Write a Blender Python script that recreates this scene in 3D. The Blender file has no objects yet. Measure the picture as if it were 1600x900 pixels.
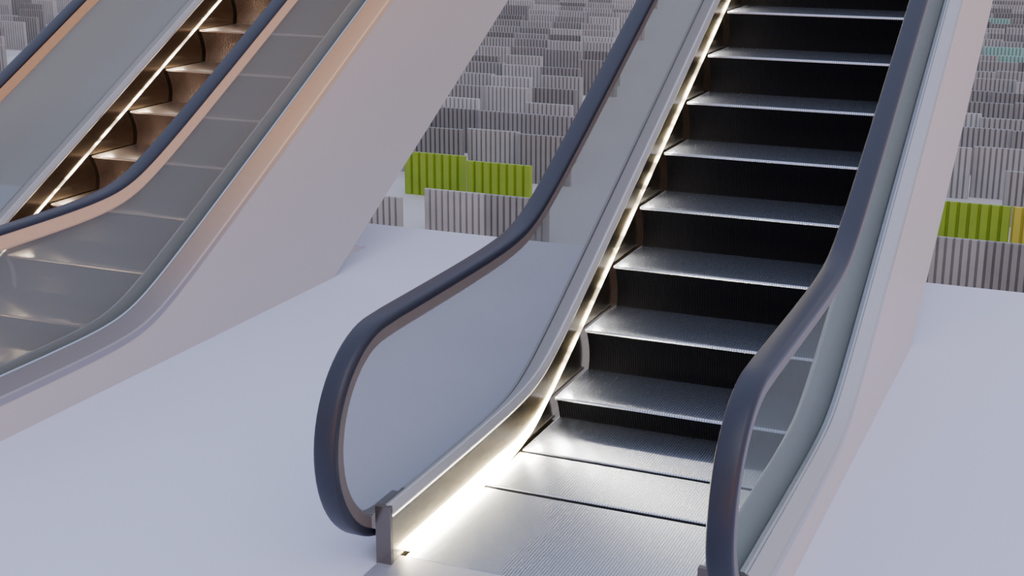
import bpy, bmesh, math, random
from mathutils import Vector, Matrix
from mathutils.geometry import tessellate_polygon
random.seed(4)
COL = bpy.context.scene.collection
CAM = Vector((1.745, 0.0, 2.425))
PITCH = math.atan(645/2222.2); YAW = math.radians(23.4); F = 2222.2
YEND = 12.6; SL = .549

# ---------------------------------------------------------------- materials
def mat(name, col, rough=.5, metal=0., noise=0., nscale=30., bump=0., emis=None, estr=0., stretch=None, spec=None, zgrad=None, vary=None, ribs=None):
    m = bpy.data.materials.new(name); m.use_nodes = True
    nt = m.node_tree; b = nt.nodes['Principled BSDF']; L = nt.links.new; N = nt.nodes.new
    b.inputs['Base Color'].default_value = (*col, 1); b.inputs['Roughness'].default_value = rough
    b.inputs['Metallic'].default_value = metal
    if spec is not None: b.inputs['Specular IOR Level'].default_value = spec
    tc = N('ShaderNodeTexCoord'); mp = N('ShaderNodeMapping')
    if stretch: mp.inputs['Scale'].default_value = stretch
    n = N('ShaderNodeTexNoise'); n.inputs['Scale'].default_value = nscale
    L(tc.outputs['Object'], mp.inputs['Vector']); L(mp.outputs['Vector'], n.inputs['Vector'])
    mx = N('ShaderNodeMix'); mx.data_type = 'RGBA'
    mx.inputs['A'].default_value = (*[c*(1-noise) for c in col], 1)
    mx.inputs['B'].default_value = (*[min(1, c*(1+noise)) for c in col], 1)
    L(n.outputs['Fac'], mx.inputs['Factor']); last = mx.outputs['Result']
    if zgrad:                                   # warm light painted in along the rise: (low colour, z0, z1)
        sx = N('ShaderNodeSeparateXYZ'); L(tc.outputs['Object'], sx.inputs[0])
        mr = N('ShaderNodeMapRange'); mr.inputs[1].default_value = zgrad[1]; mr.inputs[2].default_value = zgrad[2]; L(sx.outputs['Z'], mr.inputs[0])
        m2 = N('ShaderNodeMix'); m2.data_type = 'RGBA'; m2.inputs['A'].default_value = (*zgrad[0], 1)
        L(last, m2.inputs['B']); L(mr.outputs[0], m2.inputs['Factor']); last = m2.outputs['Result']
    if vary:                                    # each object gets its own tone
        oi = N('ShaderNodeObjectInfo'); vr = N('ShaderNodeMapRange'); vr.inputs[3].default_value = vary[0]; vr.inputs[4].default_value = vary[1]
        L(oi.outputs['Random'], vr.inputs[0]); vm = N('ShaderNodeVectorMath'); vm.operation = 'SCALE'
        L(last, vm.inputs[0]); L(vr.outputs[0], vm.inputs['Scale']); last = vm.outputs[0]
    if ribs:                                    # groove shade painted as dark stripes, front to back: (pitch, darkness)
        sr = N('ShaderNodeSeparateXYZ'); L(tc.outputs['Object'], sr.inputs[0])
        a = N('ShaderNodeMath'); a.operation = 'MULTIPLY'; a.inputs[1].default_value = 1/ribs[0]; L(sr.outputs['X'], a.inputs[0])
        f = N('ShaderNodeMath'); f.operation = 'FRACT'; L(a.outputs[0], f.inputs[0])
        g = N('ShaderNodeMath'); g.operation = 'GREATER_THAN'; g.inputs[1].default_value = .6; L(f.outputs[0], g.inputs[0])
        q = N('ShaderNodeMath'); q.operation = 'MULTIPLY_ADD'; q.inputs[1].default_value = -ribs[1]; q.inputs[2].default_value = 1; L(g.outputs[0], q.inputs[0])
        vm = N('ShaderNodeVectorMath'); vm.operation = 'SCALE'; L(last, vm.inputs[0]); L(q.outputs[0], vm.inputs['Scale']); last = vm.outputs[0]
        b.inputs['Anisotropic'].default_value = .6
        tx = N('ShaderNodeCombineXYZ'); tx.inputs[0].default_value = 1; L(tx.outputs[0], b.inputs['Tangent'])
    L(last, b.inputs['Base Color'])
    if emis:
        b.inputs['Emission Color'].default_value = (*emis, 1); b.inputs['Emission Strength'].default_value = estr
    return m

def led_mat(name, col, low, high):
    """strip light: full and strong along the landing, broken into dim and bright lengths on the slope"""
    m = mat(name, col, .5, emis=col, estr=low); nt = m.node_tree; N = nt.nodes.new; L = nt.links.new
    b = nt.nodes['Principled BSDF']
    tc = N('ShaderNodeTexCoord'); sx = N('ShaderNodeSeparateXYZ'); L(tc.outputs['Object'], sx.inputs[0])
    nz = N('ShaderNodeTexNoise'); nz.noise_dimensions = '1D'; nz.inputs['Scale'].default_value = 6; L(sx.outputs['Y'], nz.inputs['W'])
    a = N('ShaderNodeMapRange'); a.inputs[1].default_value = .42; a.inputs[2].default_value = .58; a.inputs[3].default_value = high*.1; a.inputs[4].default_value = high; L(nz.outputs['Fac'], a.inputs[0])
    z = N('ShaderNodeMapRange'); z.inputs[1].default_value = .06; z.inputs[2].default_value = .2; L(sx.outputs['Z'], z.inputs[0])
    mx = N('ShaderNodeMix'); mx.data_type = 'FLOAT'; mx.inputs['A'].default_value = low; L(a.outputs[0], mx.inputs['B']); L(z.outputs[0], mx.inputs['Factor'])
    L(mx.outputs['Result'], b.inputs['Emission Strength'])
    return m

def glass_mat(name, tint, haze0, haze1, c0, c1):
    m = bpy.data.materials.new(name); m.use_nodes = True
    nt = m.node_tree; nt.nodes.clear(); N = nt.nodes.new; L = nt.links.new
    out = N('ShaderNodeOutputMaterial')
    tr = N('ShaderNodeBsdfTransparent'); tr.inputs['Color'].default_value = (*tint, 1)
    df = N('ShaderNodeBsdfDiffuse')
    tc = N('ShaderNodeTexCoord'); sx = N('ShaderNodeSeparateXYZ'); L(tc.outputs['Object'], sx.inputs[0])
    zr = N('ShaderNodeMapRange'); zr.inputs[1].default_value = .9; zr.inputs[2].default_value = 1.15; L(sx.outputs['Z'], zr.inputs[0])
    cm = N('ShaderNodeMix'); cm.data_type = 'RGBA'; cm.inputs['A'].default_value = (*c0, 1); cm.inputs['B'].default_value = (*c1, 1)
    L(zr.outputs[0], cm.inputs['Factor']); L(cm.outputs['Result'], df.inputs['Color'])
    hm = N('ShaderNodeMix'); hm.data_type = 'FLOAT'; hm.inputs['A'].default_value = haze0; hm.inputs['B'].default_value = haze1; L(zr.outputs[0], hm.inputs['Factor'])
    a = N('ShaderNodeMixShader'); L(hm.outputs['Result'], a.inputs[0])
    L(tr.outputs[0], a.inputs[1]); L(df.outputs[0], a.inputs[2])
    gl = N('ShaderNodeBsdfGlossy'); gl.inputs['Roughness'].default_value = .3
    lw = N('ShaderNodeLayerWeight'); lw.inputs['Blend'].default_value = .5
    pw = N('ShaderNodeMath'); pw.operation = 'POWER'; pw.inputs[1].default_value = 3.0; L(lw.outputs['Facing'], pw.inputs[0])
    ad = N('ShaderNodeMath'); ad.operation = 'MULTIPLY_ADD'; ad.inputs[1].default_value = .10; ad.inputs[2].default_value = .02; L(pw.outputs[0], ad.inputs[0])
    b = N('ShaderNodeMixShader'); L(ad.outputs[0], b.inputs[0]); L(a.outputs[0], b.inputs[1]); L(gl.outputs[0], b.inputs[2])
    L(b.outputs[0], out.inputs[0])
    return m

M = {}
M['floor'] = mat('floor_white', (.70, .735, .90), .45, noise=.03, nscale=.5)
M['ground'] = mat('ground_pale', (.50, .495, .50), .8, noise=.08, nscale=.5)
M['panel'] = mat('clad_panel', (.66, .56, .49), .38, noise=.02, nscale=2, zgrad=((.60, .56, .55), .1, 2.4))  # warm side light painted into the colour, growing towards the top
M['deck'] = mat('deck_metal', (.50, .52, .57), .25, .9, noise=.03, nscale=8, stretch=(20, 1, 20))
M['deck_pale'] = mat('deck_pale_metal', (.60, .61, .64), .38, .5, noise=.03, nscale=8, stretch=(20, 1, 20))
M['skirt'] = mat('skirt_brass', (.46, .39, .28), .20, 1.0, noise=.25, nscale=6, stretch=(20, 1, 20))
M['trim_r'] = mat('trim_silver', (.56, .54, .54), .28, .85, noise=.03)
M['trim_l'] = mat('trim_copper', (.95, .60, .36), .34, .7, noise=.05, zgrad=((.42, .39, .40), .3, 1.0))  # orange reflected light painted on the left deck edge, stronger higher up
M['rubber'] = mat('handrail_rubber', (.011, .014, .032), .40, 0, noise=.1, nscale=40, spec=.6)
M['guide_r'] = mat('guide_grey', (.17, .152, .15), .42, .2, noise=.05)
M['guide_l'] = mat('guide_copper', (.86, .57, .36), .42, .3, noise=.05)  # left guide coloured tan to stand in for warm sheen on the handrail
M['tread'] = mat('tread_metal', (.72, .80, .97), .27, .93, noise=.01, nscale=20, ribs=(.0115, .45))
M['tread_l'] = mat('tread_metal_warm', (.72, .57, .47), .28, .93, noise=.01, nscale=20, ribs=(.0115, .40))  # left copy of the tread metal with warm reflected light in its colour
M['riser'] = mat('riser_black', (.004, .004, .005), .6, 0, noise=.1, spec=.08)
M['riser_l'] = mat('riser_brown', (.070, .044, .033), .38, 0.3, noise=.3)  # left copy of the riser, warm reflected light painted in
M['led'] = led_mat('led_warm', (1, .86, .58), 60, 24)
M['led_dim'] = led_mat('led_soft', (1, .88, .72), 20, 20)
M['led_low'] = led_mat('led_faint', (.95, .95, 1), 3, 3)
M['pan'] = mat('pan_black', (.01, .01, .01), .7)
M['endcap'] = mat('endcap_metal', (.19, .165, .15), .22, .85, noise=.05)
M['plate'] = mat('landing_steel', (.58, .60, .70), .4, .6, noise=.05)
M['glass'] = glass_mat('glass_milky', (.90, .92, .92), .30, .38, (.24, .26, .28), (.30, .335, .315))
M['glass_r'] = glass_mat('glass_smoky', (.84, .88, .87), .22, .28, (.18, .225, .215), (.21, .26, .25))
M['glass_l'] = glass_mat('glass_hazy', (.92, .94, .93), .52, .50, (.27, .305, .305), (.30, .335, .33))
M['grey'] = mat('corrugated_grey', (.32, .32, .32), .55, .1, noise=.3, nscale=1.2, vary=(.65, 1.5))
M['green'] = mat('corrugated_green', (.24, .37, .02), .55, noise=.3, nscale=1.5)
M['yellow'] = mat('corrugated_yellow', (.48, .44, .05), .55, noise=.2, nscale=2)
M['teal'] = mat('corrugated_teal', (.30, .50, .46), .55, noise=.1, nscale=2)

# ---------------------------------------------------------------- helpers
def make(name, bm, m, parent=None, smooth=False):
    bmesh.ops.recalc_face_normals(bm, faces=bm.faces[:])
    me = bpy.data.meshes.new(name); bm.to_mesh(me); bm.free(); me.materials.append(m)
    if smooth:
        for p in me.polygons: p.use_smooth = True
        try: me.set_sharp_from_angle(angle=math.radians(40))
        except Exception: pass
    o = bpy.data.objects.new(name, me); COL.objects.link(o)
    if parent: o.parent = parent
    return o

def sweep_yz(bm, path, prof):
    """closed profile (x, normal offset) swept along a path in the yz plane"""
    rings = []
    for i, (y, z) in enumerate(path):
        a = path[max(i-1, 0)]; b = path[min(i+1, len(path)-1)]
        ty, tz = b[0]-a[0], b[1]-a[1]; l = math.hypot(ty, tz); ty /= l; tz /= l
        rings.append([bm.verts.new((u, y - tz*v, z + ty*v)) for u, v in prof])
    n = len(prof)
    for r, q in zip(rings, rings[1:]):
        for k in range(n): bm.faces.new((r[k], r[(k+1) % n], q[(k+1) % n], q[k]))
    bm.faces.new(rings[0]); bm.faces.new(rings[-1][::-1])

def rail(bm, ys, zf, prof):
    """closed profile of (x, dz) carried along z = zf(y)"""
    rings = [[bm.verts.new((u(y) if callable(u) else u, y, zf(y) + (v(y) if callable(v) else v))) for u, v in prof] for y in ys]
    n = len(prof)
    for r, q in zip(rings, rings[1:]):
        for k in range(n): bm.faces.new((r[k], r[(k+1) % n], q[(k+1) % n], q[k]))
    bm.faces.new(rings[0]); bm.faces.new(rings[-1][::-1])

def prism_yz(bm, poly, x0, x1):
    A = [bm.verts.new((x0, y, z)) for y, z in poly]; B = [bm.verts.new((x1, y, z)) for y, z in poly]
    n = len(poly)
    for k in range(n): bm.faces.new((A[k], A[(k+1) % n], B[(k+1) % n], B[k]))
    for t in tessellate_polygon([[Vector((y, z, 0)) for y, z in poly]]):
        for S in (A, B):
            try: bm.faces.new([S[i] for i in t])
            except ValueError: pass

def box(bm, x0, x1, y0, y1, z0, z1, bev=0):
    v = [bm.verts.new((x, y, z)) for x in (x0, x1) for y in (y0, y1) for z in (z0, z1)]
    for f in ((0,1,3,2),(4,6,7,5),(0,4,5,1),(2,3,7,6),(0,2,6,4),(1,5,7,3)): bm.faces.new([v[i] for i in f])
    if bev: bmesh.ops.bevel(bm, geom=bm.edges[:], offset=bev, segments=2, affect='EDGES')

def hinge(u, w): return (u + math.sqrt(u*u + w*w))/2
def Dk(y): return .225 + SL*hinge(y-5.594, .22)          # deck line
def Hr(y): return .866 + SL*hinge(y-5.67, .22)           # handrail line
def Ln(y): return .010 + SL*hinge(y-5.50, .20)           # light strip beside the steps
def yrange(a, b):
    r = []; y = a
    while y < b-1e-6:
        r.append(y); y += .05 if 5.0 < y < 6.4 else .2
    return r + [b]

NC = (4.32, .478); NR = .39
def rail_path():
    p = [(4.46, NC[1]-NR), (4.40, NC[1]-NR)]
    for k in range(33):
        a = math.radians(270 - 180*k/32); p.append((NC[0]+NR*math.cos(a), NC[1]+NR*math.sin(a)))
    for y in yrange(4.42, YEND): p.append((y, Hr(y)))
    return p
PATH = rail_path()
def offset(path, v):
    r = []
    for i, (y, z) in enumerate(path):
        a = path[max(i-1, 0)]; b = path[min(i+1, len(path)-1)]
        ty, tz = b[0]-a[0], b[1]-a[1]; l = math.hypot(ty, tz)
        r.append((y - tz/l*v, z + ty/l*v))
    return r

# ---------------------------------------------------------------- steps (shared meshes)
PER = .0115
def xprof(hw, depth):
    pts = []; n = int(2*hw/PER); x0 = -n*PER/2
    for i in range(n):
        x = x0 + i*PER
        pts += [(x, 0), (x+.0066, 0), (x+.0076, -depth), (x+.0105, -depth)]
    pts.append((x0+n*PER, 0))
    return pts
def tread_bm(hw, length):
    bm = bmesh.new()
    prof = [(0, -.012), (0, -.005), (.0015, -.0015), (.005, 0), (length, 0), (length, -.012)]
    A = [bm.verts.new((-hw, y, z)) for y, z in prof]; B = [bm.verts.new((hw, y, z)) for y, z in prof]
    n = len(prof)
    for k in range(n): bm.faces.new((A[k], A[(k+1) % n], B[(k+1) % n], B[k]))
    bm.faces.new(A); bm.faces.new(B[::-1])
    return bm
def riser_bm(XP, h):
    bm = bmesh.new(); rows = []
    for j in range(9):
        t = j/8
        y = .008 + .044*math.sin(math.pi*.75*t); z = -.012 - (h-.012)*t
        rows.append([bm.verts.new((x, y - dz*.8, z)) for x, dz in XP])
    for a, b in zip(rows, rows[1:]):
        for k in range(len(XP)-1): bm.faces.new((a[k], a[k+1], b[k+1], b[k]))
    return bm
def mesh_of(bm, name, m):
    bmesh.ops.recalc_face_normals(bm, faces=bm.faces[:])
    me = bpy.data.meshes.new(name); bm.to_mesh(me); bm.free(); me.materials.append(m); return me
STEPS = [(4.95, 0, 1), (5.35, 0, 0), (5.73, .114, 0)] + [(6.115+.398*k, .326+.2185*k, 0) for k in range(15)]

# ---------------------------------------------------------------- escalator
def escalator(cx, label, w, hw, gs, xo):
    """hw: half step width, gs: glass and handrail offsets (left, right), xo: outer face offset on the right"""
    root = bpy.data.objects.new('escalator', None); COL.objects.link(root); root.location = (cx, 4.2, 0)
    root['label'] = label; root['category'] = 'escalator'
    sub = -4.2
    XP = xprof(hw, .0025)
    def P(name, bm, m, smooth=False, par=None):
        bmesh.ops.translate(bm, verts=bm.verts[:], vec=(0, sub, 0))
        return make(name, bm, m, par or root, smooth)
    mt = M['tread_l' if w else 'tread']
    tl = mesh_of(tread_bm(hw, .45), 'step', mt); ts = mesh_of(tread_bm(hw, .366), 'step', mt)
    ri = mesh_of(riser_bm(XP, .2185), 'riser', M['riser_l' if w else 'riser'])
    for j, (y, z, flat) in enumerate(STEPS):
        s = bpy.data.objects.new('step', ts if flat else tl); COL.objects.link(s); s.parent = root; s.location = (0, y+sub, z)
        if not flat:
            r = bpy.data.objects.new('riser', ri); COL.objects.link(r); r.parent = s
        if 1 <= j < 13:                          # added fill lamps, facing away from view, for the light pool on each tread
            ld = bpy.data.lights.new('skirt_lamp', 'AREA'); ld.shape = 'RECTANGLE'; ld.size = .012; ld.size_y = .16
            ld.energy = 1.1 if w else 1.6; ld.color = (1, .90, .74)
            lo = bpy.data.objects.new('skirt_lamp', ld); COL.objects.link(lo); lo.location = (cx - hw - .004, y + .13, z + .075)
            lo.rotation_euler = (0, -math.radians(36), 0)
    bm = tread_bm(hw, .682); bmesh.ops.translate(bm, verts=bm.verts[:], vec=(0, 4.236, -.001)); P('comb_plate', bm, mt)
    bm = bmesh.new(); box(bm, -hw-.07, hw+.07, 2.6, 4.232, -.02, .004, .003); P('landing_plate', bm, M['plate'])
    bm = bmesh.new(); box(bm, -hw-.01, hw+.01, 4.24, 5.8, -.06, -.03); P('drip_pan', bm, M['pan'])  # black sheet added below the flat steps to keep their gaps dark
    Y = yrange(4.16, YEND); k = hw + .002
    for s in (-1, 1):
        g = gs[0] if s < 0 else gs[1]
        X = lambda *a: sorted(s*x for x in a)
        pr = lambda pts: [((lambda y, f=x: s*f(y)) if callable(x) else s*x, v) for x, v in pts]
        bm = bmesh.new(); rail(bm, Y, Dk, pr([(k+.012, -.52), (k+.012, -.030), (k+.028, -.030), (k+.028, -.52)])); P('skirt_panel', bm, M['skirt'])
        bm = bmesh.new(); rail(bm, Y, Dk, pr([(k+.008, -.033), (k+.008, -.027), (k+.022, .002), (k+.027, .004), (k+.034, .002), (g-.01, -.08), (g-.01, -.10), (k+.03, -.10)])); P('inner_deck', bm, M['deck_pale'])
        hh = lambda y: .036 if y < 5.1 else max(.0028, .036-.08*(y-5.1))
        wi = lambda y: k+.011 - (.034 if y < 5.1 else max(.008, .034-.05*(y-5.1)))
        bm = bmesh.new(); rail(bm, yrange(4.26, YEND), Ln, pr([(wi, -.004), (wi, .001), (k+.004, hh), (k+.011, hh), (k+.011, -.004)]))
        P('light_strip', bm, M['led_low' if s > 0 else 'led_dim' if w else 'led'])
        bm = bmesh.new(); prism_yz(bm, [(4.145, -.02), (4.145, .230), (4.165, .232), (4.165, -.02)], *X(k+.009, min(k+.070, g-.012))); P('end_cap', bm, M['endcap'])
        bm = bmesh.new(); prism_yz(bm, [(4.30, 0), (4.30, .10), (4.34, .135), (4.5, .143), (4.5, 0)], *X(min(k+.072, g-.011), g+.012)); P('handrail_inlet', bm, M['endcap'])
        bm = bmesh.new(); prism_yz(bm, offset(PATH[2:], -.022) + [(y, Dk(y)-.09) for y in yrange(4.42, YEND)[::-1]], *X(g-.006, g+.006))
        P('glass_panel', bm, M['glass_l' if w else ('glass' if s < 0 else 'glass_r')])
        lo = .002 if w else -.006
        cap = [(-.036, lo-.003), (-.043, lo), (-.044, lo+.006), (-.043, .014), (-.037, .023), (-.026, .027), (.026, .027), (.037, .023), (.043, .014), (.044, lo+.006), (.043, lo), (.036, lo-.003)]
        bm = bmesh.new(); sweep_yz(bm, PATH, [(s*g+u, v) for u, v in cap]); P('handrail', bm, M['rubber'], True)
        gb = -.070 if w else -.056  # guide deepened so its band stands in for sheen on the rail side
        gd = [(-.034, gb), (-.041, gb+.010), (-.041, lo+.001), (.041, lo+.001), (.041, gb+.010), (.034, gb)]
        bm = bmesh.new(); sweep_yz(bm, PATH, [(s*g+u, v) for u, v in gd]); P('handrail_guide', bm, M['guide_l' if w else 'guide_r'])
        if s > 0:
            t0 = xo - (.118 if w else .060)
            bm = bmesh.new(); rail(bm, Y, Dk, [(g+.008, -.07), (g+.008, -.03 if w else .004), (g+.012, -.026 if w else .008), (t0-.006, .008), (t0, .002), (t0, -.07)]); P('outer_deck', bm, M['deck'])
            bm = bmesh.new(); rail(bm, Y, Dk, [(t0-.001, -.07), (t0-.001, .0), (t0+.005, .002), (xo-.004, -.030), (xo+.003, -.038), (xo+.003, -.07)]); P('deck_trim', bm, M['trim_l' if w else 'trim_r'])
        y0 = 4.16 if s > 0 else 4.46
        xs = xo if s > 0 else g+.018
        top = [(y, Dk(y)-(.05 if s > 0 else .095)) for y in yrange(y0, YEND)]
        bm = bmesh.new(); prism_yz(bm, top + [(YEND, SL*(YEND-7.44)), (7.44, 0), (7.40, -.02), (y0, -.02)], *X(xs, xs-.012)); P('side_panel', bm, M['panel'])
    bm = bmesh.new()
    rail(bm, [7.42, YEND], lambda y: SL*(y-7.44), [(-gs[0], .004), (-gs[0], .02), (xo-.016, .02), (xo-.016, .004)]); P('underside_panel', bm, M['panel'])
    return root

escalator(.045, 'escalator with black ribbed risers and complete rounded handrail ends, right of the other escalator', False, .563, (.70, .70), .793)
escalator(-3.51, 'escalator at the left edge with brownish steps and copper edged side panel', True, .560, (.74, .66), .818)

# ---------------------------------------------------------------- setting
bm = bmesh.new()
xb = [-14, -3.51-.63, -3.51+.63, .045-.64, .045+.64, 9]; yb = [-2, 4.2, 8.2, 8.8]; FT = .14
vt = {}
def fv(i, j, z):
    if (i, j, z) not in vt: vt[i, j, z] = bm.verts.new((xb[i], yb[j], z))
    return vt[i, j, z]
solid = lambda i, j: 0 <= i < 5 and 0 <= j < 3 and not (i in (1, 3) and j == 1)
for i in range(5):
    for j in range(3):
        if not solid(i, j): continue
        c = [(i, j), (i+1, j), (i+1, j+1), (i, j+1)]
        bm.faces.new([fv(*p, 0) for p in c]); bm.faces.new([fv(*p, -FT) for p in c[::-1]])
        for (a, b), (di, dj) in zip(((0, 1), (1, 2), (2, 3), (3, 0)), ((0, -1), (1, 0), (0, 1), (-1, 0))):
            if not solid(i+di, j+dj): bm.faces.new([fv(*c[a], 0), fv(*c[a], -FT), fv(*c[b], -FT), fv(*c[b], 0)])
fl = make('floor', bm, M['floor']); fl['kind'] = 'structure'
GZ = -3.0
bm = bmesh.new(); box(bm, -120, 90, 6, 160, GZ-.2, GZ); g = make('ground', bm, M['ground']); g['kind'] = 'structure'

# ---------------------------------------------------------------- camera
cam = bpy.data.cameras.new('Camera'); co = bpy.data.objects.new('Camera', cam); COL.objects.link(co)
cam.sensor_width = 36; cam.lens = 50; cam.clip_end = 500
co.location = CAM; co.rotation_euler = (math.pi/2 - PITCH, 0, YAW)
bpy.context.scene.camera = co

# ---------------------------------------------------------------- ribbed blocks on the lower ground
BD = .07
def block_mesh(name, m, h, BW, n):
    bm = bmesh.new(); p = BW/n; prof = []
    for i in range(n):
        x = -BW/2 + i*p
        prof += [(x, .045), (x+p*.14, .045), (x+p*.26, 0), (x+p*.88, 0)]
    prof.append((BW/2, .045)); prof += [(BW/2, BD), (-BW/2, BD)]
    a = [bm.verts.new((x, y, 0)) for x, y in prof]; b = [bm.verts.new((x, y, h)) for x, y in prof]
    k = len(prof)
    for i in range(k): bm.faces.new((a[i], a[(i+1) % k], b[(i+1) % k], b[i]))
    bm.faces.new(b); bm.faces.new(a[::-1])
    return mesh_of(bm, name, m)
BM = {'grey': block_mesh('corrugated_block', M['grey'], .90, 1.06, 11), 'teal': block_mesh('corrugated_block', M['teal'], .90, 1.06, 11),
      'green': block_mesh('corrugated_block', M['green'], .76, 1.20, 8), 'yellow': block_mesh('corrugated_block', M['yellow'], .76, 1.0, 7),
      'low': block_mesh('corrugated_block', M['grey'], .68, 1.06, 10)}
INFO = {'grey': ('grey corrugated block standing in the rows on the low ground behind the floor', 'grey corrugated blocks on the low ground'),
        'green': ('bright green corrugated block among the grey rows behind the floor', 'green corrugated blocks on the low ground'),
        'yellow': ('yellow corrugated block beside a green one behind the floor', 'yellow corrugated blocks on the low ground'),
        'teal': ('pale teal corrugated block among the far grey rows', 'teal corrugated blocks on the low ground')}
INFO['low'] = INFO['grey']
cy, sy, cp, sp = math.cos(YAW), math.sin(YAW), math.cos(PITCH), math.sin(PITCH)
def proj(p):
    d = Vector(p) - CAM
    f = d.y*cy - d.x*sy; r = d.x*cy + d.y*sy
    z = f*cp - d.z*sp; yd = -f*sp - d.z*cp
    return 800+F*r/z, 450+F*yd/z
ROWS = [19.6, 21.9] + [23.6+1.75*k for k in range(25)]
for row, y in enumerate(ROWS):
    xs = [i*1.062 + .47*((row*2) % 5)/2 - .3 for i in range(-60, 30)]
    if row == 1: xs = [-10.50, -9.22, -7.84, -.22, .90]
    for i, x in enumerate(xs):
        u, v = proj((x, y, GZ+.4)); ur, vr = proj((x+.53, y, GZ+.4))
        inA = 528+(430-v)*.605-45 < u and ur < 1012-vr*.47+16 and v < 400       # ground between the two escalators
        if row < 2: inA = 528+(430-v)*.605-45 < u < 859
        inB = 1440 < u < 1665 and v < 480
        inC = -50 < u and u + v < 95 and v < 110
        if not (inA or inB or inC) or v < -30: continue
        c = 'grey'; yy = y
        if row == 1:
            c = 'grey' if x < -10 else 'yellow' if x > .5 else 'green'
            yy = y - (.35 if -9 < x < 2 else 0)
        elif row == 0:
            if -9.4 < x < -8.5: yy = y - .75          # one block stands forward of its row, nearer the floor edge
            c = 'low'
        else:
            if (i*3 + row*5) % 17 == 0: continue
            if row > 3 and inB and random.random() < .06: c = 'teal'
            yy = y + random.uniform(-.1, .5)
        o = bpy.data.objects.new('corrugated_block', BM[c]); COL.objects.link(o)
        o.location = (x, yy, GZ)
        o['label'], o['group'] = INFO[c]; o['category'] = 'block'

# ---------------------------------------------------------------- world and lights
w = bpy.data.worlds.new('World'); bpy.context.scene.world = w; w.use_nodes = True
nt = w.node_tree; nt.nodes.clear(); N = nt.nodes.new; L = nt.links.new
out = N('ShaderNodeOutputWorld'); bg = N('ShaderNodeBackground'); L(bg.outputs[0], out.inputs[0])
tc = N('ShaderNodeTexCoord'); sx = N('ShaderNodeSeparateXYZ'); L(tc.outputs['Generated'], sx.inputs[0])
r1 = N('ShaderNodeValToRGB'); L(sx.outputs['Z'], r1.inputs[0])
e = r1.color_ramp.elements; e[0].position = 0; e[0].color = (.50, .49, .58, 1); e[1].position = .8; e[1].color = (.63, .70, .98, 1)
dp = N('ShaderNodeVectorMath'); dp.operation = 'DOT_PRODUCT'; dp.inputs[1].default_value = (.8, -.6, 0); L(tc.outputs['Generated'], dp.inputs[0])
mr = N('ShaderNodeMapRange'); mr.inputs[1].default_value = .3; mr.inputs[2].default_value = 1.0; L(dp.outputs['Value'], mr.inputs[0])
mz = N('ShaderNodeMapRange'); mz.inputs[1].default_value = .6; mz.inputs[2].default_value = 0.0; L(sx.outputs['Z'], mz.inputs[0])
mu = N('ShaderNodeMath'); mu.operation = 'MULTIPLY'; L(mr.outputs[0], mu.inputs[0]); L(mz.outputs[0], mu.inputs[1])
mx = N('ShaderNodeMix'); mx.data_type = 'RGBA'; L(mu.outputs[0], mx.inputs['Factor']); L(r1.outputs[0], mx.inputs['A']); mx.inputs['B'].default_value = (1.9, .95, .5, 1)
L(mx.outputs['Result'], bg.inputs[0]); bg.inputs[1].default_value = 1.18
sun = bpy.data.lights.new('sun', 'SUN'); sun.energy = .7; sun.angle = math.radians(50); sun.color = (1, .96, .95)
so = bpy.data.objects.new('sun', sun); COL.objects.link(so); so.rotation_euler = (math.radians(25), math.radians(25), 0)
